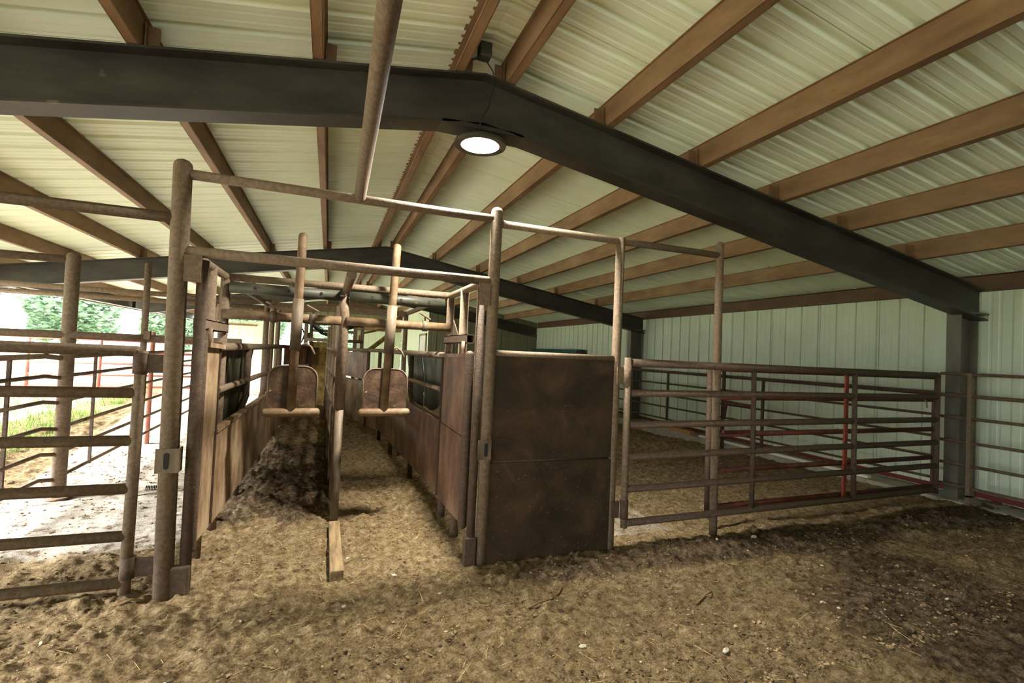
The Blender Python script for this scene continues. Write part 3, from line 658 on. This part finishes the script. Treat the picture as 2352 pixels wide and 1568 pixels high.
P('gusset', MB().prism([(0, 0), (.13, 0), (0, -.2)], (.12, 4.5, .85), (0, 1, 0), (0, 0, 1), (1, 0, 0), .008), PIPE_D, dv)
P('cap_plate', MB().prism([(0, 0), (.06, 0), (.06, .05), (.0, .09), (-.02, .05)], (.115, 4.6, 1.93), (0, 1, 0), (0, 0, 1), (1, 0, 0), .012), PIPE, dv)

# squeeze chute at the end of the left lane
sq = thing('squeeze_chute', 'mud-caked squeeze chute at the end of the left alley with hoses on top', 'cattle chute', (-.2, 10.5, 0))
P('rear_gate_plate', B(-.34, -.02, 10.3, 10.33, .15, 1.58), SQZ, sq, .01)
for x in (-.42, .62): P('corner_post', B(x - .035, x + .035, 10.2, 10.27, 0, 2.05), PIPE, sq, .005)
P('inner_post', vpipe(-.33, 10.28, .1, 2.0, .03, False), PIPE, sq)
P('top_tube', xpipe(-.42, .62, 10.2, 1.95, .045), GALV, sq)
P('cross_tube', xpipe(-.42, .62, 10.16, 1.62, .032), PIPE, sq)
P('side_frame', MB().box(-.42, -.36, 10.27, 12.6, 1.65, 1.75).box(.56, .62, 10.27, 12.6, 1.65, 1.75).box(-.42, -.39, 10.27, 12.6, .3, 1.0), SQZ, sq)
P('far_post', MB().box(-.44, -.37, 12.55, 12.62, 0, 1.9).box(.55, .62, 12.55, 12.62, 0, 1.9).box(-.44, .62, 12.55, 12.62, 1.83, 1.9), PIPE, sq)
for k in range(6):
    z = 1.80 + .02 * k
    P('hose', T([(-.40 + .03 * k, 10.34, 1.95), (-.15 + .04 * k, 10.45, 1.74 - .015 * k), (.2, 10.5, 1.80 + .02 * k), (.55, 10.45, 1.93)], .010, 8), BLACK, sq)
for k in range(3):
    P('hose', T([(-.62 + .05 * k, 10.3, 1.55), (-.60 + .04 * k, 10.3, 1.75), (-.52, 10.32, 1.86), (-.46 + .02 * k, 10.32, 1.72), (-.5, 10.3, 1.55)], .009, 8), BLACK, sq)
P('lever_arm', MB().bar((.64, 10.3, 1.35), (1.25, 10.6, 1.85), .05, .08).bar((.64, 10.4, 1.8), (1.1, 10.5, 1.92), .04, .04), SQZ, sq)
P('mount_plate', B(.45, .52, 10.2, 10.3, 1.1, 1.9), PIPE, sq)

# hanging mats outside the sides
mt = MB(); pts = []
N = 26
for i in range(N + 1):
    y = 4.15 + 2.0 * i / N; xo = -.87 + .035 * math.sin(i * .9) + .015 * math.sin(i * 2.1)
    zl = .60 + .10 * math.sin(i * .22) - (.05 if i > 20 else 0)
    pts += [(xo, y, zl - .25), (xo + .04, y, 1.0), (-.782, y, 1.46)]
mt.add(pts, [(3 * i + j, 3 * i + 3 + j, 3 * i + 4 + j, 3 * i + 1 + j) for i in range(N) for j in (0, 1)], True)
o = mesh_object('rubber_mat', mt, MATD); so = o.modifiers.new('thickness', 'SOLIDIFY'); so.thickness = .008
tag(o, 'black wrinkled rubber mat hanging outside the left alley rails', 'mat')
for y0, y1, zb, lb in ((4.40, 5.75, .86, 'nearer grey sheet hung outside the right alley rails'), (5.80, 6.95, .84, 'farther grey sheet hung outside the right alley rails')):
    mt = MB(); pts = []; N = 14
    for i in range(N + 1):
        y = y0 + (y1 - y0) * i / N; xo = 1.09 + .012 * math.sin(i * 1.1)
        zl = zb + (.10 * math.exp(-((i - 5) / 2.5) ** 2) if y0 < 5 else 0)
        pts += [(xo, y, zl - (.25 if i < 2 and y0 < 5 else 0)), (xo - .01, y, 1.2), (1.045, y, 1.475)]
    mt.add(pts, [(3 * i + j, 3 * i + 3 + j, 3 * i + 4 + j, 3 * i + 1 + j) for i in range(N) for j in (0, 1)], True)
    o = mesh_object('rubber_sheet', mt, RUBBER); so = o.modifiers.new('thickness', 'SOLIDIFY'); so.thickness = .008
    tag(o, lb, 'sheet')

# ------------------------------------------------------------------ left side fences
lf = thing('pipe_fence', 'tall pipe fence behind the left gate with round-topped post', 'fence', (-2.26, 5.68, 0))
P('post', T([(-2.262, 5.68, -.1), (-2.262, 5.68, 2.24)], .055, 18, dome1=True), PIPE, lf)
P('post', T([(-1.68, 5.68, .0), (-1.68, 5.68, 2.24)], .028, 14), PIPE, lf)
P('top_rail', xpipe(-6.0, -2.26, 5.68, 2.21, .036), PIPE, lf)
P('middle_rail', xpipe(-6.0, -.84, 5.66, 1.51, .036), PIPE, lf)
P('bracket', B(-1.66, -1.61, 5.6, 5.64, 1.5, 1.58), PIPE, lf)
P('base_flange', T([(-2.262, 5.68, .0), (-2.262, 5.68, .02)], .10, 18), PIPE, lf)
rf_ = thing('pipe_fence', 'long low pipe fence of thin rails running away along the left side', 'fence', (-2.3, 9, 0))
for z, r in ((1.31, .024), (1.13, .018), (.90, .018), (.66, .018), (.43, .018), (.20, .018)):
    P('rail', T([(-2.36, 1.2, z), (-2.36, 5.55, z), (-2.27, 5.66, z - .02)], r, 10), PIPE, rf_)
    P('rail', T([(-2.27, 5.72, z), (-2.40, 12.0, z)], r, 10), PIPE, rf_)
for x, y in ((-2.36, 5.02), (-2.28, 6.33), (-2.30, 7.8), (-2.34, 9.4)):
    P('stay', B(x - .012, x + .012, y - .012, y + .012, .18, 1.32), PIPE_D, rf_)
P('post', vpipe(-2.36, 8.35, 0, 1.6, .03), PINK, rf_); P('post', vpipe(-2.40, 12.0, 0, 1.6, .03), PINK, rf_)

ov = thing('overhead_pipes', 'pair of pale overhead pipes spanning the open left bay', 'pipe frame', (-3.5, 9.2, 0))
P('pipe', xpipe(-6.6, -.9, 9.0, 2.2, .040), PIPE, ov); P('pipe', xpipe(-6.6, -.9, 10.0, 2.16, .042), PIPE, ov)
for y in (9.0, 10.0): P('post', vpipe(-.9, y, 0, 2.24, .04), PIPE, ov); P('post', vpipe(-6.6, y, -.05, 2.24, .04), PIPE, ov)
# yard fences and trees outside
def yard_fence(x0, y0, x1, y1, zs, n, label, top=1.55):
    t = thing('yard_fence', label, 'fence', (x0, y0, 0), 'faded red pipe fences in the yard')
    a, b = Vector((x0, y0, 0)), Vector((x1, y1, 0))
    for z in zs: P('rail', T([a + Vector((0, 0, z)), b + Vector((0, 0, z))], .03, 8), PINK, t)
    for i in range(n + 1):
        p = a.lerp(b, i / n); P('post', T([p, p + Vector((0, 0, top))], .045, 8), PINK, t)
yard_fence(-8.4, 15.5, -2.6, 15.5, (1.4, 1.1, .8, .5, .2), 4, 'faded red yard fence crossing behind the left gate')
yard_fence(-9.0, 4.5, -8.4, 15.5, (1.3, .95, .6, .3), 5, 'faded red yard fence running along the grass outside')
yard_fence(-5.2, 24, -2.6, 15.5, (1.4, 1.1, .8, .5, .2), 5, 'faded red yard fence slanting away past the barn corner')
pf = thing('pole_pen', 'overexposed white pole pen with overhead rail outside the left opening', 'pen', (-14, 14, 0))
for y in (6.5, 9.5, 12.5, 15.5, 18.5, 21.5): P('post', vpipe(-14, y, -.1, 3.1, .09), WHITE, pf)
P('overhead_rail', MB().box(-14.08, -13.92, 6.3, 21.7, 3.0, 3.16), WHITE, pf)
lawn = MB(); lawn.add([(-80, -30, -.06), (-7, -30, -.06), (-7, 90, -.06), (-80, 90, -.06), (80, 40, -.06), (-7, 40, -.06), (80, 90, -.06)], [(0, 1, 2, 3), (5, 4, 6, 2)])
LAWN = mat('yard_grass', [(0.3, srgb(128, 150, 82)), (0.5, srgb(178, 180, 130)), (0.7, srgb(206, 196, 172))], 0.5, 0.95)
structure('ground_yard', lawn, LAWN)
gr = MB()
for i in range(9000):
    y = 6.2 + 13 * random.random() ** 1.3
    lim = -2.95 - 0.14 * (y - 5.7)
    x = lim - .25 - random.random() ** 1.5 * 4.0
    if noise.noise((x * .8, y * .8, 2.0)) < -.12: continue
    h = .06 + .13 * random.random(); a = random.random() * 6.28; w = .006 + .004 * random.random(); lx, ly = (random.random() - .5) * .12, (random.random() - .5) * .12
    z = 0.0
    gr.add([(x - w * math.cos(a), y - w * math.sin(a), z - .02), (x + w * math.cos(a), y + w * math.sin(a), z - .02), (x + lx, y + ly, z + h)], [(0, 1, 2)])
tag(mesh_object('grass_patch', gr, GRASS), 'bright green grass strip beyond the left fence', 'grass', None, 'stuff')

def crown_mesh(seed, n=5200, rx=3.2, rzz=3.4):
    rr = random.Random(seed); mb = MB()
    for i in range(n):
        while True:
            v = Vector((rr.uniform(-1, 1), rr.uniform(-1, 1), rr.uniform(-1, 1)))
            if v.length < 1: break
        k = .55 + .45 * (noise.noise((v.x * 2 + seed, v.y * 2, v.z * 2)) + .5)
        v = v.normalized() * (v.length ** .4) * k
        p = Vector((v.x * rx, v.y * rx, v.z * rzz)); s = .16 + .14 * rr.random()
        q = Matrix.Rotation(rr.uniform(0, 6.28), 3, 'Z') @ Matrix.Rotation(rr.uniform(0, 3.1), 3, 'X')
        mb.add([p + q @ Vector(c) for c in ((-s, 0, 0), (0, -s * .5, 0.05), (s, 0, 0), (0, s * .5, .05))], [(0, 1, 2, 3)])
    return mb
crowns = []
def tree(x, y, h, k, label):
    t = thing('leafy_tree', label, 'tree', (x, y, 0), 'trees beyond the yard')
    mesh_object('trunk', T([(x, y, -.2), (x + .1, y, h * .35), (x - .1, y + .1, h * .75)], [.22, .17, .08], 8), BARK, t)
    if len(crowns) < 3:
        mb = crown_mesh(len(crowns)); o = mesh_object('crown', mb, LEAF); crowns.append(o.data)
    else:
        o = bpy.data.objects.new('crown', crowns[k % 3]); COL.objects.link(o)
    o.parent = t; o.location = (0, 0, h * .38); sc = h / 9.0; o.scale = (sc, sc, sc)
tpos = [(-30, 6), (-29, 13), (-31, 20), (-28, 27), (-30, 34), (-26, 41), (-27, 48), (-21, 53), (-14, 56), (-7, 58), (0, 56), (7, 58), (-37, 30), (-38, 42)]
tl_ = ['tree at the left edge of the photo', 'second tree from the left edge', 'third tree from the left edge', 'tree behind the white pole pen', 'tree right of the white pole pen', 'tree just left of the tallest front post',
       'tree seen past the left post of the alley', 'tree seen through the far left opening', 'tree far beyond the barn end, left one', 'tree far beyond the barn end, middle one', 'tree seen over the squeeze chute', 'tree far beyond the barn end, right one', 'taller tree standing behind the front row', 'tallest tree at the back of the row']
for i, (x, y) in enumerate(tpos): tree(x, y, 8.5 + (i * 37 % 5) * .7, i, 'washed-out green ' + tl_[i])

# ------------------------------------------------------------------ on the ground
bd = MB().bar((.125, 3.40, .012), (.115, 4.32, .03), .085, .075)
tag(mesh_object('ground_board', bd, WOOD, None, .006), 'weathered timber half buried in front of the alley divider', 'board')
def stone_mesh(seed):
    r = random.Random(seed); bm = bmesh.new(); bmesh.ops.create_icosphere(bm, subdivisions=2, radius=1)
    for v in bm.verts:
        k = 1 + .35 * noise.noise(v.co * 1.3 + Vector((seed, 0, 0))); v.co = v.co * k
        v.co.x *= 1.0; v.co.y *= .75; v.co.z *= .5
    me = bpy.data.meshes.new('stone'); bm.to_mesh(me); bm.free(); me.materials.append(STONE if seed % 3 else STONE_B); return me
stones = [stone_mesh(i) for i in range(6)]
named = [((2.02, 2.00), .022, 'pale pointed stone at the bottom of the soil, right of centre'), ((3.50, 3.20), .026, 'pale stone on the dark soil ridge before the long gate'), ((.49, 3.36), .022, 'flat grey stone on the soil between the alley timber and the right swing panel'),
         ((1.33, 2.28), .024, 'dull stone on the open soil below the sheeted panel'), ((.16, 3.03), .014, 'small stone just in front of the half-buried timber'), ((3.05, 2.13), .014, 'small stone in the soil at lower right, far before the long gate')]
for (x, y), s, lb in named:
    o = bpy.data.objects.new('stone', stones[1]); COL.objects.link(o); o.location = (x, y, ground(x, y) + s * .2); o.scale = (s, s, s); o.rotation_euler = (0, .2, random.random() * 6)
    tag(o, lb, 'stone')
k = 0
while k < 90:
    y = 1.9 + 2.6 * random.random() ** 1.2; x = random.uniform(-2.6, 5.5)
    if x < -1 and y > 4: continue
    s = .005 + .012 * random.random() ** 2.5
    o = bpy.data.objects.new('stone', stones[k % 6]); COL.objects.link(o); o.location = (x, y, ground(x, y) + s * .25); o.scale = (s, s, s * random.uniform(.7, 1.3)); o.rotation_euler = (random.uniform(-.3, .3), random.uniform(-.3, .3), random.random() * 6)
    tag(o, 'small pale pebble scattered in the brown soil', 'stone', 'pebbles in the soil'); k += 1
cl = MB()
ICO = bmesh.new(); bmesh.ops.create_icosphere(ICO, subdivisions=1, radius=1); ICO.verts.ensure_lookup_table()
IV = [v.co.copy() for v in ICO.verts]; IF = [[v.index for v in f.verts] for f in ICO.faces]; ICO.free()
for i in range(30000):
    y = 1.75 + 6.0 * random.random() ** 2.0; x = random.uniform(-3.6, 6.8)
    if y > 3.6 and 1.0 < x < 1.25: continue
    if -.95 < x < -.7 and y > 3.3: continue
    if noise.noise((x * 1.7, y * 1.7, 8.8)) < random.uniform(-.5, .15): continue
    sz = .0028 + .010 * random.random() ** 3.0; z = ground(x, y)
    a = random.random() * 6.28; ca, sa = math.cos(a), math.sin(a); ex, ey, ez = sz * random.uniform(.8, 1.5), sz * random.uniform(.7, 1.1), sz * random.uniform(.5, .9)
    vs = []
    for v in IV:
        k = random.uniform(.75, 1.2); px_, py_ = v.x * ex * k, v.y * ey * k
        vs.append((x + px_ * ca - py_ * sa, y + px_ * sa + py_ * ca, z + v.z * ez * k + ez * .3))
    cl.add(vs, IF)
tag(mesh_object('soil_clods', cl, CLOD), 'crumbly brown soil clods scattered over the floor', 'soil', None, 'stuff')
st = MB()
for i in range(1100):
    y = 1.7 + 5.2 * random.random() ** 1.6; x = random.uniform(-2.8, 5.8) if random.random() < .5 else random.gauss(-.2, 1.2)
    if y > 4.2 and not (-.7 < x < 1.0 or 1.4 < x < 6.8): continue
    a = random.random() * PI; l = .012 + .05 * random.random() ** 2; z = ground(x, y)
    dx, dy = math.cos(a) * l, math.sin(a) * l
    z0, z1 = ground(x - dx, y - dy), ground(x + dx, y + dy)
    zz = max(z, (z0 + z1) / 2) + .003
    st.bar((x - dx, y - dy, max(z0, zz - .01) + .002), (x + dx, y + dy, max(z1, zz - .01) + .004), .0010 + .0010 * random.random(), .0010)
tag(mesh_object('straw_litter', st, STRAW), 'loose pale straw bits scattered over the brown soil', 'straw', None, 'stuff')
def twig(pts, r, label):
    q = [(x, y, ground(x, y) + r + dz) for x, y, dz in pts]
    tag(mesh_object('twig', T(q, r, 8), TWIG), label, 'twig')
twig([(1.20, 2.71, .002), (1.29, 2.725, .006), (1.37, 2.76, .008), (1.47, 2.85, .008), (1.52, 2.91, .004)], .006, 'curved brown twig lying before the sheeted panel')
twig([(2.27, 2.50, .004), (2.37, 2.52, .008), (2.44, 2.55, .004)], .005, 'short forked twig lying on the soil in front of the long gate')
twig([(2.05, 2.35, .003), (2.08, 2.26, .006), (2.11, 2.17, .003)], .0025, 'thin pale twig lying near the pointed stone')
twig([(-1.02, 3.32, .003), (-.97, 3.345, .008), (-.92, 3.35, .002)], .008, 'short bark piece lying below the left gate')
